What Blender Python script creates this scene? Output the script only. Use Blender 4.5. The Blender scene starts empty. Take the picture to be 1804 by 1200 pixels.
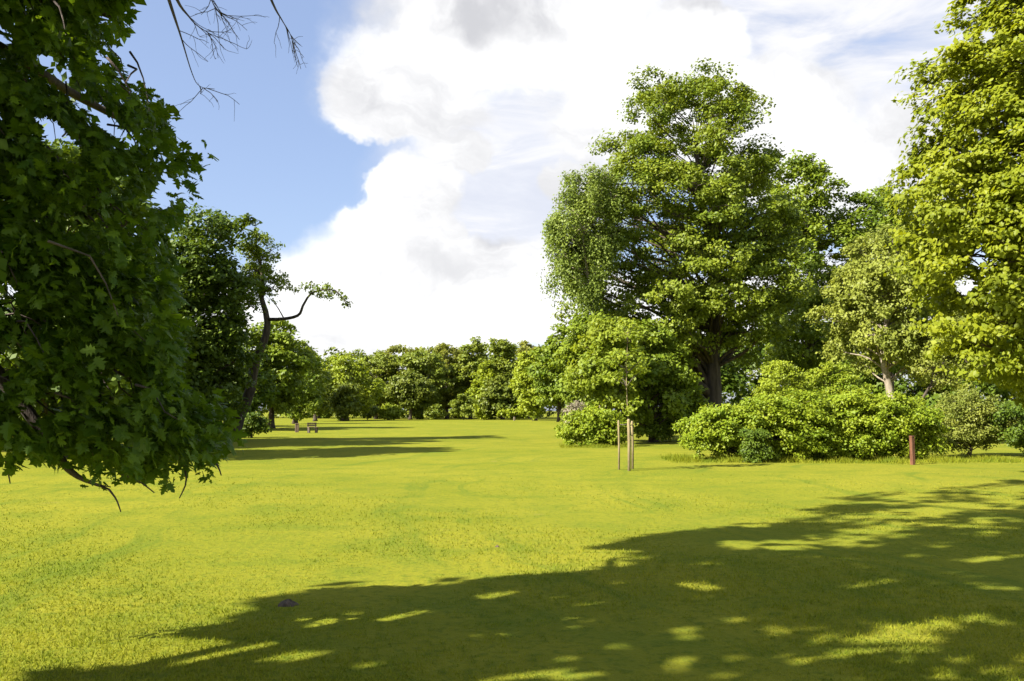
import bpy, math, random
import numpy as np
from mathutils import Vector, Matrix

random.seed(7)
rng = np.random.default_rng(11)
scene = bpy.context.scene
col = scene.collection

# ------------------------------------------------------------------ camera
W0, H0, F0 = 1804.0, 1200.0, 1562.0          # the photograph's frame and focal length in its pixels
EYE = 1.62
PITCH = math.atan(124.0 / F0)
cam_d = bpy.data.cameras.new('camera')
cam_d.sensor_width = 36.0
cam_d.lens = F0 / W0 * 36.0
cam_d.clip_start = 0.05
cam_d.clip_end = 9000.0
cam = bpy.data.objects.new('camera', cam_d)
col.objects.link(cam)
cam.location = (0, 0, EYE)
cam.rotation_euler = (math.radians(90) + PITCH, 0, 0)
scene.camera = cam
CP, SP = math.cos(PITCH), math.sin(PITCH)


def P(px, py, d):
    """world point seen at photo pixel (px, py) at forward distance d (metres)"""
    a = (px - W0 / 2) / F0
    b = (H0 / 2 - py) / F0
    y = CP - b * SP
    z = SP + b * CP
    return np.array([a / y * d, d, EYE + z / y * d])


def G(px, py):
    """ground point seen at photo pixel"""
    b = (H0 / 2 - py) / F0
    y = CP - b * SP
    z = SP + b * CP
    return P(px, py, -EYE * y / z)


def project(p):
    p = np.asarray(p, float)
    x, y, z = p[..., 0], p[..., 1], p[..., 2] - EYE
    fw = y * CP + z * SP
    up = -y * SP + z * CP
    fw = np.where(fw < 0.05, 0.05, fw)
    return W0 / 2 + x / fw * F0, H0 / 2 - up / fw * F0


# ------------------------------------------------------------------ light
EXPOSURE = 1.6
SUN_EL = math.radians(38.0)
SUN_H = np.array([0.87, 0.49]); SUN_H /= np.linalg.norm(SUN_H)     # the way the light travels over the ground
sun_d = bpy.data.lights.new('sun', 'SUN')
sun_d.energy = 4.8
sun_d.angle = math.radians(0.53)
sun_d.color = (1.0, 0.93, 0.80)
sun = bpy.data.objects.new('sun', sun_d)
col.objects.link(sun)
LD = Vector((SUN_H[0] * math.cos(SUN_EL), SUN_H[1] * math.cos(SUN_EL), -math.sin(SUN_EL)))
sun.rotation_euler = LD.to_track_quat('-Z', 'Y').to_euler()
sun.location = (-30, -15, 40)

scene.view_settings.view_transform = 'Standard'
scene.view_settings.look = 'None'
scene.view_settings.exposure = EXPOSURE
scene.view_settings.gamma = 1.0
scene.view_settings.use_curve_mapping = False
scene.cycles.max_bounces = 8
scene.cycles.diffuse_bounces = 4
scene.cycles.glossy_bounces = 2
scene.cycles.transmission_bounces = 4
scene.cycles.transparent_max_bounces = 4


class NT:
    """short helpers over a node tree"""
    def __init__(self, nt):
        self.nt = nt
    def new(self, t, **kw):
        n = self.nt.nodes.new(t)
        for k, v in kw.items():
            setattr(n, k, v)
        return n
    def put(self, s, v):
        if isinstance(v, bpy.types.NodeSocket):
            self.nt.links.new(v, s)
        elif v is not None:
            s.default_value = v
    def math(self, op, a, b=None, c=None, clamp=False):
        n = self.new('ShaderNodeMath', operation=op, use_clamp=clamp)
        for i, v in enumerate((a, b, c)):
            self.put(n.inputs[i], v)
        return n.outputs[0]
    def vmath(self, op, a, b=None, out=0):
        n = self.new('ShaderNodeVectorMath', operation=op)
        self.put(n.inputs[0], a)
        if b is not None:
            self.put(n.inputs[1], b)
        return n.outputs[out]
    def noise(self, vec, scale, detail=4.0, rough=0.55, dist=0.0):
        n = self.new('ShaderNodeTexNoise')
        self.put(n.inputs['Vector'], vec)
        n.inputs['Scale'].default_value = scale
        n.inputs['Detail'].default_value = detail
        n.inputs['Roughness'].default_value = rough
        n.inputs['Distortion'].default_value = dist
        return n
    def smooth(self, x, lo, hi):
        n = self.new('ShaderNodeMapRange', interpolation_type='SMOOTHSTEP')
        self.put(n.inputs['Value'], x)
        n.inputs['From Min'].default_value = lo
        n.inputs['From Max'].default_value = hi
        return n.outputs['Result']
    def mixc(self, f, a, b, blend='MIX'):
        n = self.new('ShaderNodeMix', data_type='RGBA', blend_type=blend)
        self.put(n.inputs[0], f); self.put(n.inputs[6], a); self.put(n.inputs[7], b)
        return n.outputs[2]
    def mixf(self, f, a, b):
        n = self.new('ShaderNodeMix', data_type='FLOAT')
        self.put(n.inputs[0], f); self.put(n.inputs[2], a); self.put(n.inputs[3], b)
        return n.outputs[0]
    def mapping(self, vec, scale=(1, 1, 1), rot=(0, 0, 0), loc=(0, 0, 0)):
        n = self.new('ShaderNodeMapping')
        self.put(n.inputs['Vector'], vec)
        n.inputs['Scale'].default_value = scale
        n.inputs['Rotation'].default_value = rot
        n.inputs['Location'].default_value = loc
        return n.outputs[0]


def sky_dir(px, py):
    v = P(px, py, 100.0) - np.array([0, 0, EYE])
    return v / np.linalg.norm(v)


def build_world():
    w = bpy.data.worlds.new('World')
    scene.world = w
    w.use_nodes = True
    nt = w.node_tree
    nt.nodes.clear()
    N = NT(nt)
    out = N.new('ShaderNodeOutputWorld')
    bg = N.new('ShaderNodeBackground')
    sky = N.new('ShaderNodeTexSky', sky_type='NISHITA')
    sky.sun_disc = False
    sky.sun_elevation = SUN_EL
    sky.sun_rotation = math.atan2(-SUN_H[0], -SUN_H[1])
    sky.air_density = 1.0
    sky.dust_density = 1.2
    sky.ozone_density = 1.6
    D = N.new('ShaderNodeTexCoord').outputs['Generated']
    # wobble the look-up direction so that cloud outlines billow
    n1 = N.noise(D, 5.0, 3.0, 0.5)
    n2 = N.noise(D, 17.0, 4.0, 0.6)
    o1 = N.vmath('SCALE', N.vmath('SUBTRACT', n1.outputs['Color'], (0.5, 0.5, 0.5)))
    o1.node.inputs['Scale'].default_value = 0.085
    o2 = N.vmath('SCALE', N.vmath('SUBTRACT', n2.outputs['Color'], (0.5, 0.5, 0.5)))
    o2.node.inputs['Scale'].default_value = 0.05
    Dw = N.vmath('ADD', N.vmath('ADD', D, o1), o2)

    def blob_field(blobs, vec):
        acc = None
        for (px, py, rx, ry) in blobs:
            c = sky_dir(px, py)
            ax, az = rx / F0, ry / F0
            dv = N.vmath('SUBTRACT', vec, tuple(c))
            dv = N.vmath('MULTIPLY', dv, (1 / ax, 1 / ax, 1 / az))
            l = N.vmath('LENGTH', dv, out=1)
            f = N.math('SUBTRACT', 1.0, l)
            if acc is None:
                acc = f
            else:
                acc = N.math('SMOOTH_MAX', acc, f, 0.12)
        return acc

    cumulus = [(610, 140, 100, 90), (720, 120, 190, 110), (700, 195, 190, 62), (880, 70, 250, 110), (1050, 50, 150, 80), (800, 10, 200, 90),
               (800, 262, 62, 40), (730, 335, 95, 75), (690, 420, 125, 90), (780, 400, 50, 50), (760, 480, 260, 95), (545, 500, 110, 72),
               (1220, 100, 130, 85), (1080, 190, 130, 110), (1010, 320, 80, 60), (1330, 240, 200, 130), (1480, 320, 230, 90), (1600, 260, 110, 90),
               (700, 570, 700, 70), (560, 625, 260, 70), (1500, 560, 700, 120), (950, 520, 130, 110), (-300, 560, 500, 120)]
    veil = [(890, 330, 210, 210), (1130, 60, 120, 60), (1000, 250, 130, 200), (880, 230, 190, 70), (1500, 120, 300, 190), (1450, 20, 230, 60), (850, 470, 240, 110), (1700, 150, 300, 250)]
    grey = [(990, 15, 260, 75), (690, 170, 170, 50), (820, 30, 150, 60), (1250, 15, 130, 40), (900, 400, 110, 60)]
    blue = [(380, 210, 230, 260), (560, 330, 120, 80), (60, -150, 420, 240)]
    F = blob_field(cumulus, Dw)
    nz = N.noise(D, 9.0, 5.0, 0.6)
    F = N.math('ADD', F, N.math('MULTIPLY', N.math('SUBTRACT', nz.outputs['Fac'], 0.5), 0.42))
    # the rest of the dome carries ordinary broken cumulus
    Ds = N.vmath('MULTIPLY', Dw, (1.0, 1.0, 1.8))
    nb = N.noise(Ds, 2.3, 6.0, 0.55)
    gen = N.math('MULTIPLY', N.math('SUBTRACT', nb.outputs['Fac'], 0.5), 4.0)
    keep = N.math('ADD', blob_field([(902, 200, 1250, 620)], D), 0.15)      # where the photograph tells us the clouds
    gen = N.math('SUBTRACT', gen, N.smooth(keep, 0.0, 0.3))
    F = N.math('MAXIMUM', F, gen)
    bl = N.smooth(blob_field(blue, Dw), 0.0, 0.4)
    F = N.math('SUBTRACT', F, N.math('MULTIPLY', bl, 0.25))
    hard = N.smooth(F, 0.06, 0.27)
    feather = N.smooth(F, -0.12, 0.50)
    nf = N.noise(D, 3.1, 2.0, 0.5)
    mask = N.mixf(N.smooth(nf.outputs['Fac'], 0.44, 0.60), hard, feather)
    V = blob_field(veil, Dw)
    Dv = N.mapping(D, scale=(2.0, 2.0, 6.0), rot=(0, math.radians(-28), 0))
    nv = N.noise(Dv, 3.0, 6.0, 0.6, 0.6)
    vm = N.math('MULTIPLY', N.smooth(V, -0.1, 0.4), N.smooth(nv.outputs['Fac'], 0.12, 0.62))
    vm = N.math('MULTIPLY', vm, 1.0)
    skyc = N.mixc(1.0, sky.outputs['Color'], SKY_TINT, 'MULTIPLY')
    skyc = N.mixc(0.42, skyc, SKY_HAZE)
    veilc = N.mixc(N.smooth(nv.outputs['Fac'], 0.35, 0.75), CLOUD_VEIL, (1.06 * _k, 1.06 * _k, 1.08 * _k, 1))
    core = N.smooth(blob_field([(900, 330, 260, 240)], Dw), 0.0, 0.5)
    vm = N.math('MAXIMUM', vm, N.math('MULTIPLY', core, 0.9))
    c = N.mixc(vm, skyc, veilc)
    gsh = N.smooth(blob_field(grey, Dw), -0.1, 0.75)
    ng = N.noise(Dw, 7.0, 5.0, 0.6)
    gsh = N.math('MULTIPLY', gsh, N.smooth(ng.outputs['Fac'], 0.28, 0.62))
    nl = N.noise(N.vmath('MULTIPLY', Dw, (1.0, 1.0, 1.7)), 3.6, 6.0, 0.62, 0.4)
    soft = N.math('MULTIPLY', N.smooth(nl.outputs['Fac'], 0.42, 0.68), 0.72)
    gsh = N.math('MAXIMUM', gsh, soft)
    cc = N.mixc(gsh, CLOUD_WHITE, CLOUD_GREY)
    c = N.mixc(mask, c, cc)
    nt.links.new(c, bg.inputs['Color'])
    bg.inputs['Strength'].default_value = SKY_STRENGTH
    nt.links.new(bg.outputs[0], out.inputs['Surface'])


SKY_STRENGTH = 0.075
SKY_TINT = (1.0, 0.95, 0.95, 1)
_k = 1.0 / (SKY_STRENGTH * 2 ** EXPOSURE)      # the radiance that shows as white
CLOUD_WHITE = (1.22 * _k, 1.22 * _k, 1.22 * _k, 1)
CLOUD_GREY = (0.68 * _k, 0.685 * _k, 0.72 * _k, 1)
SKY_HAZE = (0.46 * _k, 0.585 * _k, 0.92 * _k, 1)
CLOUD_VEIL = (0.82 * _k, 0.845 * _k, 0.94 * _k, 1)
build_world()


# ------------------------------------------------------------------ materials
def new_mat(name):
    m = bpy.data.materials.new(name)
    m.use_nodes = True
    m.node_tree.nodes.clear()
    return m, NT(m.node_tree)


def leaf_mat(name, dark, light, trans=0.35, tint=(1.25, 1.15, 0.5), rough=0.5, spec=0.25):
    m, N = new_mat(name)
    out = N.new('ShaderNodeOutputMaterial')
    at = N.new('ShaderNodeAttribute', attribute_name='tone')
    c = N.mixc(at.outputs['Fac'], (*dark, 1), (*light, 1))
    p = N.new('ShaderNodeBsdfPrincipled')
    N.put(p.inputs['Base Color'], c)
    p.inputs['Roughness'].default_value = rough
    p.inputs['Specular IOR Level'].default_value = spec
    t = N.new('ShaderNodeBsdfTranslucent')
    N.put(t.inputs['Color'], N.mixc(1.0, c, (*[x for x in tint], 1), 'MULTIPLY'))
    mx = N.new('ShaderNodeMixShader')
    mx.inputs[0].default_value = min(trans + 0.06, 0.5)
    N.put(mx.inputs[1], p.outputs[0]); N.put(mx.inputs[2], t.outputs[0])
    N.put(out.inputs['Surface'], mx.outputs[0])
    return m


def bark_mat(name, a, b, scale=6.0, rough=0.9):
    m, N = new_mat(name)
    out = N.new('ShaderNodeOutputMaterial')
    p = N.new('ShaderNodeBsdfPrincipled')
    tc = N.new('ShaderNodeTexCoord').outputs['Object']
    v = N.mapping(tc, scale=(1, 1, 0.18))
    n = N.noise(v, scale, 6.0, 0.65)
    N.put(p.inputs['Base Color'], N.mixc(N.smooth(n.outputs['Fac'], 0.35, 0.65), (*a, 1), (*b, 1)))
    p.inputs['Roughness'].default_value = rough
    bp = N.new('ShaderNodeBump')
    bp.inputs['Strength'].default_value = 0.7
    bp.inputs['Distance'].default_value = 0.05
    N.put(bp.inputs['Height'], n.outputs['Fac'])
    N.put(p.inputs['Normal'], bp.outputs[0])
    N.put(out.inputs['Surface'], p.outputs[0])
    return m


GRASS_A = (0.150, 0.166, 0.012)
GRASS_B = (0.208, 0.203, 0.018)
GRASS_C = (0.084, 0.130, 0.011)


def lawn_colour(N, pos):
    big = N.noise(pos, 0.16, 4.0, 0.55)
    mid = N.noise(pos, 0.9, 5.0, 0.6)
    fine = N.noise(pos, 11.0, 4.0, 0.65)
    c = N.mixc(N.smooth(big.outputs['Fac'], 0.3, 0.7), (*GRASS_A, 1), (*GRASS_B, 1))
    c = N.mixc(N.math('MULTIPLY', N.smooth(mid.outputs['Fac'], 0.42, 0.72), 0.55), c, (*GRASS_C, 1))
    c = N.mixc(N.math('MULTIPLY', N.smooth(fine.outputs['Fac'], 0.47, 0.68), 0.62), c, (0.068, 0.108, 0.010, 1))
    # faint arcs left by the mower: rings about a far turning point
    rel = N.vmath('SUBTRACT', pos, (13.0, 19.0, 0.0))
    wob = N.noise(pos, 0.22, 3.0, 0.5)
    r = N.math('ADD', N.vmath('LENGTH', N.vmath('MULTIPLY', rel, (1, 0.62, 0)), out=1), N.math('MULTIPLY', wob.outputs['Fac'], 2.2))
    cmb = N.new('ShaderNodeCombineXYZ')
    N.put(cmb.inputs[0], r)
    rn = N.noise(cmb.outputs[0], 1.15, 4.0, 0.7)
    brk = N.noise(pos, 0.35, 3.0, 0.6)
    f = N.math('MULTIPLY', N.smooth(rn.outputs['Fac'], 0.51, 0.62), N.smooth(brk.outputs['Fac'], 0.35, 0.65))
    c = N.mixc(N.math('MULTIPLY', f, 0.75), c, (0.088, 0.130, 0.012, 1))
    f2 = N.math('MULTIPLY', N.smooth(rn.outputs['Fac'], 0.30, 0.42), 1.0)
    f2 = N.math('MULTIPLY', N.math('SUBTRACT', 1.0, f2), 0.35)
    c = N.mixc(f2, c, (0.25, 0.222, 0.022, 1))
    # a few thin, worn patches
    wn = N.noise(pos, 0.55, 5.0, 0.65, 0.3)
    c = N.mixc(N.math('MULTIPLY', N.smooth(wn.outputs['Fac'], 0.66, 0.76), 0.6), c, (0.235, 0.185, 0.075, 1))
    return c, fine


def make_lawn_mat():
    m, N = new_mat('lawn_turf')
    out = N.new('ShaderNodeOutputMaterial')
    p = N.new('ShaderNodeBsdfPrincipled')
    pos = N.new('ShaderNodeNewGeometry').outputs['Position']
    c, fine = lawn_colour(N, pos)
    N.put(p.inputs['Base Color'], c)
    p.inputs['Roughness'].default_value = 0.95
    p.inputs['Specular IOR Level'].default_value = 0.02
    p.inputs['Sheen Weight'].default_value = 0.05
    p.inputs['Sheen Roughness'].default_value = 0.45
    p.inputs['Sheen Tint'].default_value = (0.95, 0.88, 0.3, 1)
    n3 = N.noise(pos, 30.0, 4.0, 0.7)
    h = N.math('ADD', N.math('MULTIPLY', n3.outputs['Fac'], 0.5), fine.outputs['Fac'])
    bp = N.new('ShaderNodeBump')
    bp.inputs['Strength'].default_value = 0.55
    bp.inputs['Distance'].default_value = 0.05
    N.put(bp.inputs['Height'], h)
    N.put(p.inputs['Normal'], bp.outputs[0])
    N.put(out.inputs['Surface'], p.outputs[0])
    return m


def make_blade_mat():
    m, N = new_mat('grass_blade')
    out = N.new('ShaderNodeOutputMaterial')
    pos = N.new('ShaderNodeNewGeometry').outputs['Position']
    c, _ = lawn_colour(N, pos)
    at = N.new('ShaderNodeAttribute', attribute_name='tone')
    c = N.mixc(N.math('MULTIPLY_ADD', at.outputs['Fac'], 0.28, 0.26), N.mixc(1.0, c, (0.92, 1.12, 0.9, 1), 'MULTIPLY'), N.mixc(1.0, c, (1.9, 1.7, 1.5, 1), 'MULTIPLY'))
    p = N.new('ShaderNodeBsdfPrincipled')
    N.put(p.inputs['Base Color'], c)
    p.inputs['Roughness'].default_value = 0.6
    p.inputs['Specular IOR Level'].default_value = 0.1
    t = N.new('ShaderNodeBsdfTranslucent')
    N.put(t.inputs['Color'], N.mixc(1.0, c, (1.15, 1.1, 0.6, 1), 'MULTIPLY'))
    mx = N.new('ShaderNodeMixShader')
    mx.inputs[0].default_value = 0.35
    N.put(mx.inputs[1], p.outputs[0]); N.put(mx.inputs[2], t.outputs[0])
    N.put(out.inputs['Surface'], mx.outputs[0])
    return m


M = dict(
    dark_leaf=leaf_mat('dark_maple_leaf', (0.041, 0.096, 0.008), (0.140, 0.225, 0.015), 0.42),
    oak=leaf_mat('oak_leaf', (0.086, 0.146, 0.011), (0.234, 0.279, 0.022), 0.30),
    birch=leaf_mat('birch_leaf', (0.108, 0.161, 0.022), (0.252, 0.316, 0.054), 0.32, (1.1, 1.05, 0.7)),
    grey=leaf_mat('grey_green_leaf', (0.139, 0.179, 0.023), (0.307, 0.340, 0.058), 0.32, (1.1, 1.05, 0.65)),
    yellow=leaf_mat('golden_maple_leaf', (0.146, 0.198, 0.012), (0.307, 0.339, 0.018), 0.42, (1.25, 1.15, 0.4)),
    young=leaf_mat('young_tree_leaf', (0.156, 0.228, 0.017), (0.286, 0.336, 0.034), 0.4),
    shrub=leaf_mat('shrub_leaf', (0.142, 0.231, 0.012), (0.291, 0.340, 0.022), 0.32),
    shrub_b=leaf_mat('fresh_shrub_leaf', (0.143, 0.230, 0.013), (0.296, 0.336, 0.025), 0.32),
    shrub_g=leaf_mat('dull_shrub_leaf', (0.129, 0.168, 0.022), (0.256, 0.281, 0.049), 0.3),
    blossom=leaf_mat('pale_blossom', (0.17, 0.16, 0.08), (0.42, 0.36, 0.30), 0.2, (1, 1, 1)),
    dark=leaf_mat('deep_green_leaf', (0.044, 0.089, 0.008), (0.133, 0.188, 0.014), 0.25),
    mid=leaf_mat('mid_green_leaf', (0.085, 0.147, 0.010), (0.221, 0.277, 0.022), 0.28),
    far_a=leaf_mat('far_green_leaf', (0.102, 0.151, 0.014), (0.222, 0.259, 0.026), 0.28),
    far_b=leaf_mat('far_yellow_green_leaf', (0.174, 0.233, 0.013), (0.287, 0.340, 0.023), 0.3),
    far_c=leaf_mat('far_olive_leaf', (0.115, 0.141, 0.016), (0.231, 0.241, 0.031), 0.28),
    far_d=leaf_mat('far_deep_leaf', (0.066, 0.106, 0.012), (0.175, 0.202, 0.021), 0.25),
    bark=bark_mat('dark_bark', (0.035, 0.026, 0.018), (0.085, 0.064, 0.046)),
    bark_w=bark_mat('warm_bark', (0.075, 0.050, 0.034), (0.19, 0.13, 0.09)),
    bark_p=bark_mat('pale_bark', (0.16, 0.13, 0.095), (0.34, 0.29, 0.23)),
    twig=bark_mat('twig_bark', (0.05, 0.04, 0.035), (0.12, 0.09, 0.08), 20),
    stake=bark_mat('stake_wood', (0.19, 0.15, 0.075), (0.30, 0.24, 0.13), 9),
    timber=bark_mat('weathered_timber', (0.13, 0.11, 0.075), (0.24, 0.205, 0.15), 9),
    redwood=bark_mat('red_painted_wood', (0.10, 0.038, 0.018), (0.165, 0.068, 0.032), 9, 0.6),
    white=bark_mat('pale_painted_wood', (0.5, 0.48, 0.42), (0.62, 0.60, 0.54), 9, 0.6),
    soil=bark_mat('dry_soil', (0.05, 0.035, 0.022), (0.11, 0.08, 0.05), 20),
    lawn=make_lawn_mat(), blade=make_blade_mat(),
)


# ------------------------------------------------------------------ mesh helpers
def link(name, mesh, mat, parent=None, kind=None):
    o = bpy.data.objects.new(name, mesh)
    col.objects.link(o)
    if mat is not None and not mesh.materials:
        mesh.materials.append(mat)
    if parent is not None:
        o.parent = parent
    if kind:
        o['kind'] = kind
    return o


def tri_mesh(name, verts, tris, tone=None, smooth=False):
    me = bpy.data.meshes.new(name)
    verts = np.ascontiguousarray(verts, np.float32)
    tris = np.ascontiguousarray(tris, np.int32)
    me.vertices.add(len(verts)); me.vertices.foreach_set('co', verts.ravel())
    me.loops.add(tris.size); me.loops.foreach_set('vertex_index', tris.ravel())
    me.polygons.add(len(tris))
    me.polygons.foreach_set('loop_start', np.arange(0, tris.size, 3, dtype=np.int32))
    if tone is not None:
        a = me.attributes.new('tone', 'FLOAT', 'POINT')
        a.data.foreach_set('value', np.ascontiguousarray(tone, np.float32))
    me.update(calc_edges=True)
    me.polygons.foreach_set('use_smooth', np.full(len(tris), smooth, dtype=bool))
    return me


class Tubes:
    """tapered round limbs collected into one mesh"""
    def __init__(self, seg=7):
        self.v, self.f, self.n, self.seg = [], [], 0, seg
    def add(self, pts, radii, seg=None):
        seg = seg or self.seg
        pts = np.asarray(pts, float); radii = np.asarray(radii, float)
        t = np.gradient(pts, axis=0)
        t /= np.linalg.norm(t, axis=1)[:, None] + 1e-9
        ref = np.array([0.31, 0.95, 0.05])
        ang = np.linspace(0, 2 * np.pi, seg, endpoint=False)
        for i, (p, r) in enumerate(zip(pts, radii)):
            u = np.cross(t[i], ref)
            if np.linalg.norm(u) < 1e-3:
                u = np.cross(t[i], [1, 0, 0])
            u /= np.linalg.norm(u); w = np.cross(t[i], u)
            self.v.append(p + r * (np.cos(ang)[:, None] * u + np.sin(ang)[:, None] * w))
        b = self.n
        for i in range(len(pts) - 1):
            for k in range(seg):
                a0, a1 = b + i * seg + k, b + i * seg + (k + 1) % seg
                b0, b1 = a0 + seg, a1 + seg
                self.f += [(a0, a1, b1), (a0, b1, b0)]
        e = b + (len(pts) - 1) * seg
        for k in range(1, seg - 1):
            self.f.append((e, e + k, e + k + 1))
            self.f.append((b, b + k + 1, b + k))
        self.n += seg * len(pts)
        return self
    def mesh(self, name):
        return tri_mesh(name, np.concatenate(self.v), np.array(self.f), smooth=True)


def spline(ctrl, n):
    """Catmull-Rom through the control points"""
    c = np.asarray(ctrl, float)
    c = np.vstack([2 * c[0] - c[1], c, 2 * c[-1] - c[-2]])
    out = []
    m = len(c) - 3
    for t in np.linspace(0, m - 1e-6, n):
        i = int(t); u = t - i
        p0, p1, p2, p3 = c[i:i + 4]
        out.append(0.5 * (2 * p1 + (p2 - p0) * u + (2 * p0 - 5 * p1 + 4 * p2 - p3) * u * u + (3 * p1 - p0 - 3 * p2 + p3) * u ** 3))
    return np.array(out)


def bough(p0, p1, r0, r1, bend=0.12, lift=0.1, n=8):
    p0, p1 = np.asarray(p0, float), np.asarray(p1, float)
    L = np.linalg.norm(p1 - p0)
    mid1 = p0 + (p1 - p0) * 0.35 + rng.normal(0, bend, 3) * L * 0.5 + np.array([0, 0, lift * L])
    mid2 = p0 + (p1 - p0) * 0.7 + rng.normal(0, bend, 3) * L * 0.5 + np.array([0, 0, lift * L * 0.6])
    pts = spline([p0, mid1, mid2, p1], n)
    return pts, np.linspace(r0, r1, n)


# leaf shapes: local x = length, y = width, z = normal
def fan(outline, fold=0.10):
    o = np.array(outline, float)
    c = np.array([[0.45, 0, 0]])
    v = np.vstack([c, np.column_stack([o, -fold * np.abs(o[:, 1]) * 2 - 0.12 * np.maximum(o[:, 0] - 0.4, 0)])])
    k = len(o)
    t = np.array([(0, 1 + i, 1 + (i + 1) % k) for i in range(k)])
    return v, t


LEAF_SIMPLE = (np.array([(0, 0, 0), (0.45, 0.34, -0.06), (1, 0, -0.10), (0.45, -0.34, -0.06)], float), np.array([(0, 2, 1), (0, 3, 2)]))
LEAF_ROUND = fan([(0, 0), (0.25, -0.32), (0.65, -0.34), (1, 0), (0.65, 0.34), (0.25, 0.32)])
half = [(0.10, 0.05), (0.12, 0.30), (0.24, 0.16), (0.36, 0.52), (0.46, 0.22), (0.66, 0.50), (0.68, 0.18), (0.86, 0.20)]
LEAF_LOBED = fan([(0, 0)] + [(x, -y) for x, y in half] + [(1.08, 0)] + [(x, y) for x, y in half[::-1]])
h5 = [(0.06, 0.28), (0.26, 0.26), (0.42, 0.58), (0.58, 0.28), (0.80, 0.30)]
LEAF_MAPLE = fan([(0, 0)] + [(x, -y) for x, y in h5] + [(1.05, 0)] + [(x, y) for x, y in h5[::-1]])


LEAF_STAR5 = fan([(0, 0), (0.1, -0.33), (0.5, -0.5), (0.62, -0.18), (1.05, 0), (0.62, 0.18), (0.5, 0.5), (0.1, 0.33)])
h3 = [(0.10, 0.30), (0.30, 0.20), (0.50, 0.55), (0.66, 0.20)]
LEAF_STAR = fan([(0, 0)] + [(x, -y) for x, y in h3] + [(1.05, 0)] + [(x, y) for x, y in h3[::-1]])


def unit(v):
    return v / (np.linalg.norm(v, axis=-1, keepdims=True) + 1e-9)


def leaf_frames(pos, nrm, droop=0.25, along=None):
    """a tangent frame for every leaf: its tip points outwards and a little down"""
    n = unit(nrm)
    a = rng.normal(0, 1, pos.shape)
    if along is not None:
        a = a * 0.6 + along
    a[:, 2] -= droop
    x = unit(a - n * np.sum(a * n, axis=1, keepdims=True))
    y = np.cross(n, x)
    return x, y, n


def leaves_mesh(name, pos, frames, size, tone, shape):
    tv, tt = shape
    x, y, n = frames
    k = len(tv)
    v = (pos[:, None, :] + size[:, None, None] * (tv[None, :, 0:1] * x[:, None, :] + tv[None, :, 1:2] * y[:, None, :] + tv[None, :, 2:3] * n[:, None, :]))
    idx = (np.arange(len(pos)) * k)[:, None, None] + tt[None]
    return tri_mesh(name, v.reshape(-1, 3), idx.reshape(-1, 3), np.repeat(tone, k))


def in_poly(px, py, poly):
    poly = np.asarray(poly, float)
    inside = np.zeros(px.shape, bool)
    j = len(poly) - 1
    for i in range(len(poly)):
        xi, yi = poly[i]; xj, yj = poly[j]
        c = ((yi > py) != (yj > py)) & (px < (xj - xi) * (py - yi) / (yj - yi + 1e-12) + xi)
        inside ^= c
        j = i
    return inside


def edge_dist(px, py, poly):
    poly = np.asarray(poly, float)
    best = np.full(px.shape, 1e9)
    for i in range(len(poly)):
        a, b = poly[i], poly[(i + 1) % len(poly)]
        ab = b - a
        t = np.clip(((px - a[0]) * ab[0] + (py - a[1]) * ab[1]) / (ab @ ab + 1e-9), 0, 1)
        best = np.minimum(best, np.hypot(px - a[0] - t * ab[0], py - a[1] - t * ab[1]))
    return best


def crown_volume(poly, d, n, depth=1.0, inset=0.0, shell=0.5):
    """points inside a crown: its outline at distance d, swollen front and back to a round body"""
    poly = np.asarray(poly, float)
    lo, hi = poly.min(0), poly.max(0)
    got = []
    total = 0
    while total < n:
        q = rng.uniform(lo, hi, (n * 3, 2))
        q = q[in_poly(q[:, 0], q[:, 1], poly)]
        e = edge_dist(q[:, 0], q[:, 1], poly)
        k = e > inset
        got.append(np.column_stack([q[k], e[k]])); total += k.sum()
    g = np.concatenate(got)[:n]
    half_w = min(hi[0] - lo[0], hi[1] - lo[1]) * 0.5
    e = np.clip(g[:, 2] / half_w, 0, 1)
    t = half_w * np.sqrt(np.clip(1 - (1 - e) ** 2, 0, 1)) * depth * d / F0          # half thickness in metres
    u = rng.uniform(-1, 1, n)
    u = np.sign(u) * np.abs(u) ** shell
    dd = d + u * t
    # size follows the crown's own distance, so that the body keeps its true shape in depth
    base = np.array([P(a, b, d) for a, b in g[:, :2]])
    base[:, 1] = dd
    return base


def spread(points, rmin, nmax):
    """thin out points so that none lie closer than rmin"""
    keep = []
    K = np.empty((0, 3))
    for p in points:
        if len(K) == 0 or np.min(np.sum((K - p) ** 2, axis=1)) > rmin * rmin:
            keep.append(p); K = np.array(keep)
            if len(keep) >= nmax:
                break
    return K


def sprays(boughs, centre, br, per, pr, flat=0.6):
    """leafy sprays sitting on the upper and outer side of each bough"""
    n = len(boughs) * per
    b = np.repeat(boughs, per, axis=0)
    o = unit(b - centre)
    v = unit(rng.normal(0, 1, (n, 3)) + 0.55 * o + np.array([0, 0, 0.35]))
    r = br * rng.uniform(0.35, 1.0, (n, 1)) ** 0.6 * np.repeat(rng.uniform(0.7, 1.3, (len(boughs), 1)), per, axis=0)
    c = b + v * r * np.array([1, 1, 0.75])
    rad = pr * rng.uniform(0.6, 1.35, n)
    return c, rad, np.repeat(rng.uniform(0, 1, len(boughs)), per)


LIGHT_UP = np.array([-0.55 * SUN_H[0], -0.55 * SUN_H[1], 1.0])      # leaves turn their faces to the light


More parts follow.
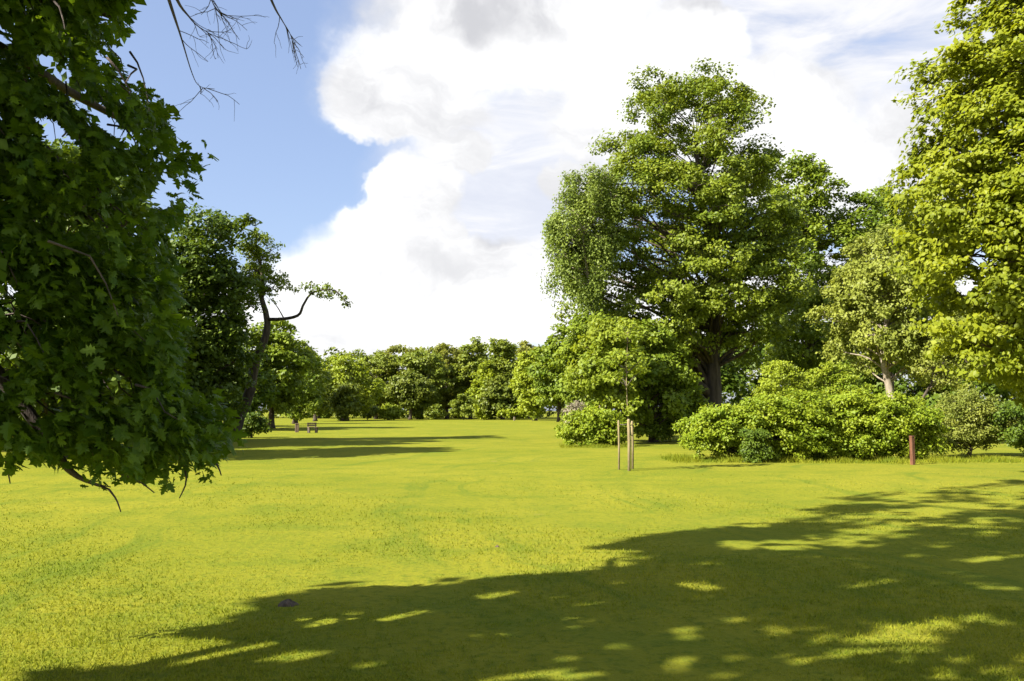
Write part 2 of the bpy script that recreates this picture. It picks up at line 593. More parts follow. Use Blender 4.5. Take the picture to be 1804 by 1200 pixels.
def foliage(c, rad, btone, per, centre, size, flat=0.55, droop=0.25, hang=0.0, up=0.7, outw=0.5, rand=0.75):
    n = len(c) * per
    cc = np.repeat(c, per, axis=0)
    rr = np.repeat(rad, per)[:, None]
    v = unit(rng.normal(0, 1, (n, 3)))
    p = cc + v * rr * rng.uniform(0, 1, (n, 1)) ** 0.45 * np.array([1, 1, flat])
    if hang:
        p[:, 2] -= np.abs(rng.normal(0, hang, n))
    out = unit(cc - centre)
    nrm = up * LIGHT_UP + outw * out + 0.35 * v + rand * rng.normal(0, 1, (n, 3))
    fr = leaf_frames(p, nrm, droop)
    s = size * rng.uniform(0.65, 1.35, n)
    tone = np.clip(0.35 * np.repeat(btone, per) + 0.25 * np.repeat(rng.uniform(0, 1, len(c)), per) + 0.45 * rng.uniform(0, 1, n), 0, 1)
    return p, fr, s, tone


def tag(o, label, cat, group=None, kind=None):
    o['label'] = label
    o['category'] = cat
    if group:
        o['group'] = group
    if kind:
        o['kind'] = kind
    return o


def empty(name, loc):
    o = bpy.data.objects.new(name, None)
    o.empty_display_size = 0.3
    o.location = tuple(float(x) for x in loc)
    col.objects.link(o)
    return o


def local(pts, root):
    return np.asarray(pts, float) - np.array(root.location)


def tree(name, label, cat, poly, d, mat, bark, base_px=None, trunk=None, trunk_r=0.3, n_bough=60, br=1.0, per=7, pr=0.6,
         per_leaf=40, size=0.17, depth=0.8, shape=LEAF_SIMPLE, group=None, hang=0.0, limbs=8, shell=0.5, droop=0.25, rmin=None, parts=True, rand=0.75, inset_k=0.55,
         up=0.7, leaf_part='crown', twigs=True, limb_r=0.3, ground=True):
    """a tree (or a shrub): tapered trunk, limbs reaching into the crown, and a crown of leaf sprays"""
    poly = np.asarray(poly, float)
    cx = poly[:, 0].mean() if base_px is None else base_px
    b = P(cx, 700, d); b[2] = 0.0
    root = tag(empty(name, b), label, cat, group)
    m = d / F0
    vol = crown_volume(poly, d, n_bough * 6, depth, inset=min(br * inset_k / m, 0.22 * min(np.ptp(poly[:, 0]), np.ptp(poly[:, 1]))), shell=shell)
    bo = spread(vol, rmin or br * 0.75, n_bough)
    centre = vol.mean(0)
    centre[2] -= 0.15 * np.ptp(vol[:, 2])
    c, rad, bt = sprays(bo, centre, br, per, pr)
    if ground:
        c[:, 2] = np.maximum(c[:, 2], 0.35 * pr)
    p, fr, s, tone = foliage(c, rad, bt, per_leaf, centre, size, droop=droop, hang=hang, rand=rand, up=up)
    k = p[:, 2] > 0.02
    p, s, tone = p[k], s[k], tone[k]; fr = tuple(f[k] for f in fr)
    me = leaves_mesh(leaf_part, local(p, root), fr, s, tone, shape)
    cr = link(leaf_part, me, mat, root)
    # wood
    if trunk is None:
        top = vol[:, 2].max() * 0.72
        tx = centre[0] * 0.5 + b[0] * 0.5
        trunk = [b, (b[0] + rng.normal(0, .1), d, top * 0.3), (tx, d, top * 0.65), (centre[0], d, top)]
    tp = spline(trunk, 16)
    L = np.linspace(0, 1, 16)
    tr = trunk_r * (1 - 0.82 * L) * (1 + 0.45 * np.exp(-L * 14))
    tb = Tubes(9).add(local(tp, root), tr)
    main = Tubes(6)
    order = rng.permutation(len(bo))
    nl = 0
    for i in order:
        q = bo[i]
        hd = np.hypot(*(tp[:, :2] - q[:2]).T)
        want = q[2] - 0.55 * hd.min() - 0.2
        j = int(np.argmin(np.abs(tp[:, 2] - want) + 0.2 * hd))
        j = max(j, 2)
        big = nl < limbs
        pts, r = bough(tp[j], q, tr[j] * (0.55 if big else 0.28), 0.012 + 0.03 * trunk_r, lift=0.08)
        if big and parts:
            link('limb', Tubes(7).add(local(pts, root), r).mesh('limb'), bark, root)
        else:
            main.add(local(pts, root), r, 5)
        nl += 1
    if twigs and len(c) < 4000 and d < 58 and cat == 'tree':
        ci = rng.permutation(len(c))[:min(len(c), 260)]
        bi = np.repeat(np.arange(len(bo)), per)
        for i in ci:
            pts, r = bough(bo[bi[i]], c[i], 0.012 + 0.02 * trunk_r, 0.006, n=4)
            main.add(local(pts, root), r, 4)
    link('trunk', tb.mesh('trunk'), bark, root)
    if main.n:
        link('branches', main.mesh('branches'), bark, root, 'stuff')
    return root


def shrub_poly(cx, top, base, hw, jag=0.10, k=15):
    a = np.linspace(0, 2 * np.pi, k, endpoint=False)
    r = 1 + rng.uniform(-jag, jag, k)
    cy = (top + base) / 2
    return np.column_stack([cx + hw * np.cos(a) * r, cy - (base - top) / 2 * np.sin(a) * r])


# ------------------------------------------------------------------ the ground
def build_ground():
    xs = np.concatenate([[-4000, -1200, -400, -150], np.linspace(-80, 80, 81), [150, 400, 1200, 4000]])
    ys = np.concatenate([[-600, -100, -30], np.linspace(-15, 220, 95), [400, 900, 2000, 6000]])
    X, Y = np.meshgrid(xs, ys)
    Z = lawn_height(X, Y)
    v = np.column_stack([X.ravel(), Y.ravel(), Z.ravel()])
    nx = len(xs)
    i, j = np.meshgrid(np.arange(len(ys) - 1), np.arange(nx - 1), indexing='ij')
    a = (i * nx + j).ravel()
    t = np.concatenate([np.column_stack([a, a + 1, a + nx + 1]), np.column_stack([a, a + nx + 1, a + nx])])
    link('lawn', tri_mesh('lawn', v, t, smooth=True), M['lawn'], None, 'structure')


def lawn_height(X, Y):
    near = np.exp(-((np.hypot(X, Y)) / 160.0) ** 4)
    return near * (0.045 * np.sin(X * 0.31 + 1.0) * np.sin(Y * 0.23 + 0.4) + 0.02 * np.sin(X * 0.9 + Y * 0.7))


build_ground()


def build_grass(n=270000):
    # mown blades, thick near the camera and thinning out with distance
    u = rng.uniform(0, 1, n)
    d0, d1 = 3.3, 24.0
    d = 1.0 / (1 / d0 + u * (1 / d1 - 1 / d0))
    d = d[rng.uniform(0, 1, n) < np.clip((24.0 - d) / 15.0, 0, 1) ** 0.8]
    n = len(d)
    x = rng.uniform(-1, 1, n) * (0.66 * d + 2.2)
    z = lawn_height(x, d)
    # tufty: push blades towards clump centres
    th = rng.uniform(0, 2 * np.pi, n)
    clump = 0.5 + 0.5 * np.sin(x * 9.1 + 3 * np.sin(d * 2.3)) * np.sin(d * 8.3 + 2 * np.sin(x * 3.1))
    h = rng.uniform(0.014, 0.031, n) * (0.7 + 0.6 * clump)
    w = rng.uniform(0.0022, 0.0042, n) * (0.7 + d / 9.0)
    lean = rng.uniform(0.2, 1.1, n) * h
    ph = rng.uniform(0, 2 * np.pi, n)
    # longer, unmown tufts along the feet of the shrubs
    m = 16000
    xt = np.concatenate([rng.uniform(5.0, 17.0, m), rng.uniform(2.2, 5.5, m // 4)])
    dt = np.concatenate([28.6 + 0.10 * (rng.uniform(5.0, 17.0, m) - 5) + rng.normal(0, 0.5, m), 40.2 + rng.normal(0, 0.5, m // 4)])
    k = len(xt)
    hf = 0.06 + 0.16 * np.clip(0.5 + 0.5 * np.sin(xt * 3.7) + rng.normal(0, 0.3, k), 0, 1)
    ht = hf * rng.uniform(0.5, 1.1, k)
    x, d, z = np.concatenate([x, xt]), np.concatenate([d, dt]), np.concatenate([z, lawn_height(xt, dt)])
    h, w = np.concatenate([h, ht]), np.concatenate([w, rng.uniform(0.006, 0.012, k)])
    lean, th, ph = np.concatenate([lean, 0.5 * ht]), np.concatenate([th, rng.uniform(0, 6.28, k)]), np.concatenate([ph, rng.uniform(0, 6.28, k)])
    n = len(x)
    base = np.column_stack([x, d, z - 0.004])
    side = np.column_stack([np.cos(th) * w, np.sin(th) * w, np.zeros(n)])
    tip = base + np.column_stack([np.cos(ph) * lean, np.sin(ph) * lean, h])
    v = np.stack([base - side, base + side, tip], axis=1).reshape(-1, 3)
    t = np.arange(n * 3).reshape(-1, 3)
    tone = np.repeat(np.clip(rng.normal(0.4, 0.25, n), 0, 1), 3)
    o = link('grass', tri_mesh('grass', v, t, tone), M['blade'], None, 'stuff')
    tag(o, 'short mown grass blades covering the near part of the lawn', 'grass', kind='stuff')


build_grass()

# ------------------------------------------------------------------ the near tree, left, whose boughs hang into the picture and whose crown shades the lawn
SUNK = SUN_H / math.tan(SUN_EL)
SHADE_AREA = [(-600, 2600), (60, 1330), (112, 1205), (150, 1168), (205, 1124), (330, 1110), (420, 1102), (480, 1077), (560, 1042), (700, 1037), (800, 1040), (860, 1024),
              (1000, 1014), (1110, 1004), (1190, 985), (1130, 974), (1035, 972), (1100, 957), (1200, 932), (1360, 917), (1470, 887), (1500, 868), (1650, 864), (1804, 844), (2700, 800),
              (2700, 4000), (-600, 4000)]


def shade_px(p):
    """where on the lawn (photo pixels) a point's shadow falls"""
    g = np.array(p, float)
    g[:, 0] += SUNK[0] * g[:, 2]
    g[:, 1] += SUNK[1] * g[:, 2]
    g[:, 2] = 0
    x, y = project(g)
    y = np.where(g[:, 1] < 4.0, 2000, y)
    return x, y


def shade_ok(p, slack=0.0):
    x, y = shade_px(p)
    return in_poly(np.clip(x, -590, 2690), np.clip(y - slack, -100, 3900), SHADE_AREA)


NEAR_POLY = [(-900, -700), (200, -700), (222, -60), (208, 10), (198, 50), (165, 55), (168, 92), (192, 118), (188, 140), (250, 168), (284, 208), (322, 252), (352, 270),
             (342, 295), (325, 320), (335, 350), (318, 380), (292, 400), (300, 480), (308, 540), (315, 600), (305, 650), (325, 690), (365, 702), (385, 732),
             (388, 775), (362, 800), (310, 800), (250, 825), (190, 828), (140, 805), (60, 785), (-200, 760), (-900, 760)]
HOLES = [(207, 322, 20), (290, 270, 14), (300, 325, 16), (180, 28, 15), (190, 390, 10), (170, 105, 10), (215, 395, 8)]


def build_near_tree():
    root = tag(empty('broadleaf_tree', (-9.3, 0.0, 0)), 'dark green lobed-leaved tree close by whose boughs hang over the lawn at the left edge', 'tree')
    # sprays in view
    n = 16000
    q = rng.uniform((-620, -330), (420, 840), (n, 2))
    q = q[in_poly(q[:, 0], q[:, 1], NEAR_POLY)]
    d = rng.uniform(5.4, 8.6, len(q))
    c = np.array([P(a, b, dd) for (a, b), dd in zip(q, d)])
    ok = shade_ok(c, 4) & (c[:, 2] > 0.75)
    for hx, hy, hr in HOLES:
        ok &= np.hypot(q[:, 0] - hx, q[:, 1] - hy) > hr + 22
    c = c[ok][:3300]
    # the crown overhead and to the left, out of the picture: what shades the lawn in front
    m = 30000
    g = np.column_stack([rng.uniform(-500, 2600, m), 724 + (480 * rng.uniform(0.17, 1.25, m))])
    gx = np.array([G(a, b) for a, b in g])
    far = np.clip((gx[:, 1] - 5) / 14.0, 0, 1)
    h = rng.uniform(4.5 + 5.5 * far, 8.5 + 11.5 * far)
    t = gx.copy()
    t[:, 0] -= SUNK[0] * h; t[:, 1] -= SUNK[1] * h; t[:, 2] = h
    ok = shade_ok(t, 4) & (np.hypot(gx[:, 0] - 5, gx[:, 1] - 9) < 17)
    px, py = project(t)
    inview = (t[:, 1] > 0.5) & (px > -160) & (px < 1950) & (py > -230)
    ok &= ~inview
    ok &= np.hypot(t[:, 0] + 7, t[:, 1] - 4) < 11.5
    gpx, gpy = g[:, 0], g[:, 1]
    # weight by ground area so that the cover is even
    wgt = gx[:, 1] ** 3
    ok &= rng.uniform(0, 1, m) < np.clip(wgt / 900.0, 0.06, 1)
    tb = spread(t[ok], 0.46, 760)
    centre = np.array([-8.0, 3.5, 7.0])

    def leafs(cs, r, per, size, hang):
        rad = r * rng.uniform(0.6, 1.3, len(cs))
        return foliage(cs, rad, rng.uniform(0, 1, len(cs)), per, centre, size, flat=0.6, hang=hang, droop=0.8, rand=0.8, up=0.8)
    # in view the leaves sit along drooping twigs, so that the mass reads as sprays and not as a clipped hedge
    nt_ = 3
    tc = np.repeat(c, nt_, axis=0) + rng.normal(0, 0.11, (len(c) * nt_, 3))
    td = unit(np.array([0.55, -0.15, -0.62]) + rng.normal(0, 0.42, (len(tc), 3)))
    tl = rng.uniform(0.22, 0.50, len(tc))
    nl_ = 11
    tt_ = np.tile(np.linspace(0.05, 1.0, nl_), len(tc))
    D_ = np.repeat(td, nl_, axis=0)
    p = np.repeat(tc, nl_, axis=0) + D_ * (tt_ * np.repeat(tl, nl_))[:, None]
    p[:, 2] -= 0.10 * tt_ ** 2
    sidev = unit(np.cross(D_, np.array([0.1, 0.2, 1.0])))
    sgn = np.where(np.arange(len(p)) % 2 == 0, 1.0, -1.0)[:, None]
    al = unit(D_ + sgn * sidev * 0.8)
    nr = np.cross(D_, sidev) + rng.normal(0, 0.5, p.shape)
    nr *= np.sign(nr[:, 2:3] + 1e-6)
    fr = leaf_frames(p, nr, 0.35, along=al * 2.2)
    s = 0.076 * rng.uniform(0.5, 1.45, len(p)) * (1.1 - 0.35 * tt_)
    tone = np.clip(0.5 * np.repeat(rng.uniform(0, 1, len(tc)), nl_) + 0.5 * rng.uniform(0, 1, len(p)), 0, 1)
    x, y = project(p)
    keep = (in_poly(x, y, np.array(NEAR_POLY) * 1.0) | ((np.repeat(rng.uniform(0, 1, len(tc)), nl_) < 0.45) & (edge_dist(x, y, NEAR_POLY) < np.where((y > 320) & (y < 690), 9, np.where((y > 760) & (np.sin(x * 0.09) + np.sin(x * 0.041 + 1) > 0.3), 46, 22))))) & shade_ok(p, -3)
    gx_, gy_ = shade_px(p)
    for (ex, ey, rx, ry) in SUN_FLECKS:
        keep &= ((gx_ - ex) / rx) ** 2 + ((gy_ - ey) / ry) ** 2 > 1.0
    keep &= y < 850 + 16 * np.sin(x * 0.11)
    dig = np.sin(x * 0.031 + 2 * np.sin(y * 0.017)) * np.sin(y * 0.027 + 1.5 * np.sin(x * 0.019)) > 0.45      # hollows between the boughs
    keep &= ~(dig & (p[:, 1] < 6.9) & (edge_dist(x, y, NEAR_POLY) > 40))
    for hx, hy, hr in HOLES:
        keep &= np.hypot(x - hx, y - hy) > hr
    p, s, tone = p[keep], s[keep], tone[keep]; fr = tuple(f[keep] for f in fr)
    x, y = x[keep], y[keep]
    # the leaves that show largest are parts of their own
    vis = (x > 0) & (x < W0) & (y > 0) & (y < H0)
    edge = edge_dist(x, y, NEAR_POLY)
    score = np.where(vis, p[:, 1] + 0.02 * np.clip(edge, 0, 60), 99)
    pick = np.zeros(len(p), bool); pick[np.argsort(score)[:300]] = True
    tv, tt = LEAF_LOBED
    lm = []
    for tn in (0.15, 0.4, 0.65, 0.9):
        me = tri_mesh('leaf', tv, tt, np.full(len(tv), tn))
        me.materials.append(M['dark_leaf']); lm.append(me)
    for i in np.nonzero(pick)[0]:
        o = link('leaf', lm[min(3, int(tone[i] * 4))], None, root)
        R = np.column_stack([fr[0][i], fr[1][i], fr[2][i]]) * s[i]
        mt = Matrix([[*R[r], float(p[i][r] - root.location[r])] for r in range(3)] + [[0, 0, 0, 1]])
        o.matrix_local = mt
    k = ~pick
    near = vis & (p[:, 1] < 5.9)
    for kk, shp in ((k & near, LEAF_LOBED), (k & vis & ~near & (p[:, 1] < 7.2), LEAF_STAR), (k & ~near & ~(vis & (p[:, 1] < 7.2)), LEAF_SIMPLE)):
        link('foliage', leaves_mesh('foliage', local(p[kk], root), tuple(a[kk] for a in fr), s[kk] * (1.35 if shp is LEAF_SIMPLE else 1.0), tone[kk], shp), M['dark_leaf'], root, 'stuff')
    p2, fr2, s2, tone2 = leafs(tb, 0.46, 22, 0.25, 0.05)
    px, py = project(p2)
    k = ~((p2[:, 1] > 0.3) & (px > -60) & (px < 1860) & (py > -90)) & shade_ok(p2, rng.normal(0, 9, len(p2)))
    sx, sy = shade_px(p2)
    sx = sx + 16 * np.sin(sy * 0.21) + 9 * np.sin(sx * 0.09)
    sy = sy + 4 * np.sin(sx * 0.07) + 3 * np.sin(sx * 0.19)
    for (ex, ey, rx, ry) in SUN_FLECKS:
        k &= ((sx - ex) / (rx * 1.25)) ** 2 + ((sy - ey) / (ry * 1.5)) ** 2 > rng.uniform(0.7, 1.2, len(sx))
    link('crown', leaves_mesh('crown', local(p2[k], root), tuple(a[k] for a in fr2), s2[k] * 1.25, tone2[k], LEAF_SIMPLE), M['dark_leaf'], root, 'stuff')
    # wood
    tp = spline([(-9.3, 0.0, 0), (-9.2, 0.0, 3), (-9.0, 0.6, 7), (-8.9, 1.8, 11), (-9.1, 3.4, 15)], 18)
    link('trunk', Tubes(12).add(local(tp, root), 0.42 * np.linspace(1, 0.25, 18) * (1 + 0.4 * np.exp(-np.linspace(0, 1, 18) * 14))).mesh('trunk'), M['bark'], root)
    br = Tubes(6)
    for _ in range(16):                                   # boughs overhead
        q = tb[rng.integers(len(tb))]
        j = int(np.argmin(np.abs(tp[:, 2] - (q[2] - 2.0))))
        pts, r = bough(tp[j], q, 0.11, 0.02)
        link('limb', Tubes(7).add(local(pts, root), r).mesh('limb'), M['bark'], root)
    hang_paths = [  # boughs that sweep down into the picture (photo pixels and distance)
        [(-420, -220, 5.0), (-150, 120, 5.6), (20, 260, 6.4), (95, 420, 6.4), (150, 600, 6.3), (200, 800, 6.2)],
        [(-420, -60, 5.2), (-100, 330, 6.0), (60, 470, 6.5), (180, 560, 6.8), (270, 640, 6.8), (350, 740, 6.8)],
        [(-500, -120, 5.2), (-50, 60, 6.2), (120, 160, 7.0), (230, 220, 7.3), (330, 280, 7.3)],
        [(-400, 300, 5.2), (-100, 560, 5.7), (30, 700, 6.0), (100, 800, 6.0), (135, 838, 6.0), (192, 862, 6.0)],
        [(-450, -450, 5.2), (-60, -120, 6.0), (80, -20, 6.8), (170, 20, 6.8), (215, 40, 6.8)],
    ]
    for hp in hang_paths:
        w = [P(a, b, dd) for a, b, dd in hp]
        j = int(np.argmin(np.abs(tp[:, 2] - (w[0][2] - 0.5))))
        pts = spline([tp[j]] + w, 26)
        link('limb', Tubes(7).add(local(pts, root), np.linspace(0.085, 0.006, 26)).mesh('limb'), M['bark'], root)
    for _ in range(260):
        q = c[rng.integers(len(c))]
        e = q + np.array([rng.uniform(-.5, -.1), rng.uniform(-.4, .4), rng.uniform(0.1, 0.6)])
        pts, r = bough(e, q, 0.009, 0.003, n=5)
        if shade_ok(pts).all():
            br.add(local(pts, root), r, 4)
    for tw in ([(192, 862), (205, 880), (213, 902)], [(215, 835), (245, 848), (272, 868)], [(325, 820), (328, 850), (316, 878)],
               [(378, 812), (386, 826), (390, 838)], [(10, 810), (14, 830), (18, 852)], [(105, 815), (140, 842), (165, 852), (195, 858)]):
        pts = spline([P(a, b, 6.0) for a, b in tw], 6)
        br.add(local(pts, root), np.linspace(0.008, 0.004, 6), 5)
    link('twigs', br.mesh('twigs'), M['twig'], root, 'stuff')
    # the bare boughs that show against the sky
    def recurse(T, p, dr, r, L, depth):
        k = 5
        pts = [p]
        for _ in range(k):
            dr = unit(dr + rng.normal(0, 0.16, 3) + np.array([0, 0, -0.03]))
            pts.append(pts[-1] + dr * L / k)
        pts = np.array(pts)
        T.add(local(pts, root), np.linspace(r, r * 0.55, k + 1), 5)
        if depth > 0:
            for _ in range(rng.integers(2, 4)):
                i = rng.integers(2, k + 1)
                a = unit(dr + rng.normal(0, 0.55, 3))
                recurse(T, pts[i], a, r * 0.55, L * rng.uniform(0.45, 0.7), depth - 1)
    for path, nb in ([[(180, -420), (255, -140), (298, 0), (318, 62), (338, 128), (352, 152), (378, 157)], 3],
                     [[(230, -260), (300, -30), (335, 32), (362, 55), (385, 66)], 4],
                     [[(320, -380), (430, -120), (478, 0), (497, 36), (512, 62), (519, 95)], 4],
                     [[(250, -220), (340, -80), (365, -20), (378, 12), (390, 25)], 6]):
        T = Tubes(5)
        w = [P(a, b, 5.3) for a, b in path]
        j = 9
        pts = spline([tp[j]] + w, 30)
        T.add(local(pts, root), 0.05 * (1 - np.linspace(0, 1, 30)) ** 3.0 + 0.0019, 5)
        for _ in range(nb * 2):
            i = rng.integers(16, 29)
            dr = unit(pts[i] - pts[i - 1])
            recurse(T, pts[i], unit(dr + rng.normal(0, 0.5, 3) + np.array([0.25, 0, -0.05])), 0.0026, rng.uniform(0.11, 0.23), 1)
        link('bare_limb', T.mesh('bare_limb'), M['twig'], root)


SUN_FLECKS = [(320, 1143, 190, 17), (200, 1160, 60, 8), (620, 1130, 60, 7), (520, 1160, 70, 8), (1720, 1050, 40, 7), (1250, 1040, 45, 8), (1110, 1110, 50, 8), (860, 1120, 45, 8), (640, 1150, 50, 9), (450, 1135, 60, 8), (1360, 1180, 60, 9), (760, 1180, 40, 7),
              (1580, 1010, 60, 7), (1330, 925, 30, 3), (1750, 990, 50, 6), (1150, 1060, 40, 6), (980, 1120, 30, 6), (240, 1140, 80, 9), (420, 1170, 90, 9), (1780, 880, 40, 5),
              (1590, 1140, 75, 28), (1500, 958, 45, 5), (1430, 1050, 60, 14), (1680, 895, 60, 8), (1020, 1062, 60, 12), (1640, 900, 50, 8), (700, 1085, 110, 14),
              (1430, 1110, 50, 10), (560, 1100, 60, 12), (1680, 1108, 60, 12), (1300, 965, 40, 8), (900, 1055, 60, 10), (330, 1150, 100, 10), (1560, 935, 50, 8), (1020, 1185, 40, 8)]
_fr = np.random.default_rng(5)
for _ in range(85):
    _x, _y = _fr.uniform(850, 1800), _fr.uniform(880, 1190)
    _k = (_y - 724) / 300.0
    SUN_FLECKS.append((_x, _y, _fr.uniform(14, 52) * (0.5 + 0.6 * _k), _fr.uniform(2.5, 6.0) * (0.4 + 0.8 * _k)))
build_near_tree()

# ------------------------------------------------------------------ middle distance, right
OAK = [(1165, 130), (1185, 116), (1200, 138), (1235, 126), (1265, 128), (1280, 148), (1350, 142), (1362, 165), (1342, 205), (1346, 240), (1372, 275), (1384, 340),
       (1394, 420), (1398, 520), (1385, 600), (1340, 655), (1300, 668), (1285, 630), (1240, 610), (1205, 650), (1150, 700), (1060, 690), (1000, 620), (990, 540), (980, 470),
       (1000, 390), (1020, 300), (1062, 265), (1072, 190), (1110, 176)]
oak_d = 52.0
tree('oak_tree', 'tallest tree, a broad green oak with a thick dark trunk standing behind the shrubs', 'tree', OAK, oak_d, M['oak'], M['bark'],
     trunk=[P(1252, 772, oak_d) * [1, 1, 0], P(1256, 700, oak_d), P(1256, 620, oak_d), P(1262, 520, oak_d), P(1245, 400, oak_d), P(1225, 260, oak_d)], base_px=1252,
     trunk_r=0.62, n_bough=225, br=1.25, per=7, pr=0.68, per_leaf=112, size=0.185, inset_k=0.72, depth=0.75, limbs=12, rmin=0.85)
tree('birch_tree', 'pale green drooping birch with thin hanging sprays on the left flank of the tall oak', 'tree',
     [(1008, 262), (1045, 268), (1085, 285), (1098, 340), (1090, 420), (1060, 500), (1040, 570), (1005, 575), (985, 500), (960, 465), (955, 380), (985, 320)], 47.5,
     M['birch'], M['bark_p'], base_px=1060, trunk_r=0.22, n_bough=48, br=0.65, per=8, pr=0.42, per_leaf=80, size=0.14, depth=0.7, hang=0.7, inset_k=0.5, droop=1.2, limbs=6)
tree('leafy_tree', 'light green bushy tree with leaves down to the grass left of the oak trunk', 'tree',
     [(985, 585), (1020, 545), (1080, 560), (1150, 575), (1200, 610), (1215, 650), (1238, 690), (1225, 745), (1195, 778), (1120, 780), (1090, 760), (1060, 720), (1010, 700), (985, 650)], 46.0,
     M['mid'], M['bark'], base_px=1150, trunk_r=0.2, n_bough=60, br=0.85, per=8, pr=0.5, per_leaf=90, size=0.19, depth=0.6, limbs=6)
tree('leafy_tree', 'yellowish light green small tree in front of the lower left oak boughs', 'tree',
     [(1030, 600), (1060, 560), (1110, 570), (1125, 640), (1110, 700), (1050, 720), (1015, 690), (1010, 640)], 43.0,
     M['young'], M['bark'], base_px=1068, trunk_r=0.12, n_bough=26, br=0.7, per=8, pr=0.45, per_leaf=70, size=0.18, depth=0.6, limbs=4)
tree('shade_tree', 'deep green tree rising behind the right flank of the oak', 'tree',
     [(1345, 300), (1385, 280), (1438, 288), (1446, 330), (1500, 338), (1530, 350), (1535, 430), (1525, 520), (1500, 640), (1380, 680), (1330, 600), (1360, 420)], 64.0,
     M['mid'], M['bark'], base_px=1430, trunk_r=0.4, n_bough=70, br=1.4, per=8, pr=0.75, per_leaf=80, size=0.27, depth=0.8, limbs=8)
tree('leafy_tree', 'green tree whose top shows between the dark tree and the golden maple', 'tree',
     [(1500, 345), (1560, 340), (1600, 350), (1640, 420), (1640, 560), (1600, 660), (1520, 640), (1500, 480)], 68.0,
     M['mid'], M['bark'], base_px=1570, trunk_r=0.35, n_bough=44, br=1.4, per=8, pr=0.75, per_leaf=70, size=0.27, depth=0.7, limbs=6)
gd = 46.0
tree('grey_leaved_tree', 'grey green feathery tree with a pale slanting trunk behind the shrubs', 'tree',
     [(1560, 358), (1620, 372), (1680, 430), (1695, 520), (1685, 620), (1650, 680), (1600, 640), (1540, 660), (1480, 640), (1452, 560), (1485, 470), (1525, 400)], gd,
     M['grey'], M['bark_p'], base_px=1577, trunk=[P(1577, 779, gd) * [1, 1, 0], P(1570, 700, gd), P(1556, 630, gd), P(1562, 560, gd), P(1575, 470, gd), P(1590, 400, gd)],
     trunk_r=0.24, n_bough=80, br=0.95, per=8, pr=0.5, per_leaf=85, size=0.17, depth=0.65, limbs=9, hang=0.15)
tree('leafy_tree', 'slim stemmed dull green tree under the golden maple boughs', 'tree',
     [(1630, 560), (1690, 540), (1720, 600), (1710, 680), (1660, 700), (1620, 660)], 44.0,
     M['shrub_g'], M['bark'], base_px=1606, trunk_r=0.12, n_bough=24, br=0.8, per=7, pr=0.45, per_leaf=55, size=0.13, depth=0.6, limbs=4)
for i, (cx, top, hw, dd) in enumerate([(1180, 600, 120, 84.0), (1400, 560, 150, 88.0), (1640, 560, 150, 82.0), (1880, 560, 170, 80.0)]):
    tree('thicket_tree', ['deep shaded tree glimpsed left of the oak trunk', 'deep shaded tree glimpsed right of the oak trunk',
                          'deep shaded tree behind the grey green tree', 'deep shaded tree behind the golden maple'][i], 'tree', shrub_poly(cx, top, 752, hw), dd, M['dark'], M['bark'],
         trunk_r=0.3, n_bough=40, br=1.7, per=7, pr=0.9, per_leaf=55, size=0.42, depth=0.5, limbs=0, parts=False, group='shaded trees behind the oak and maple')


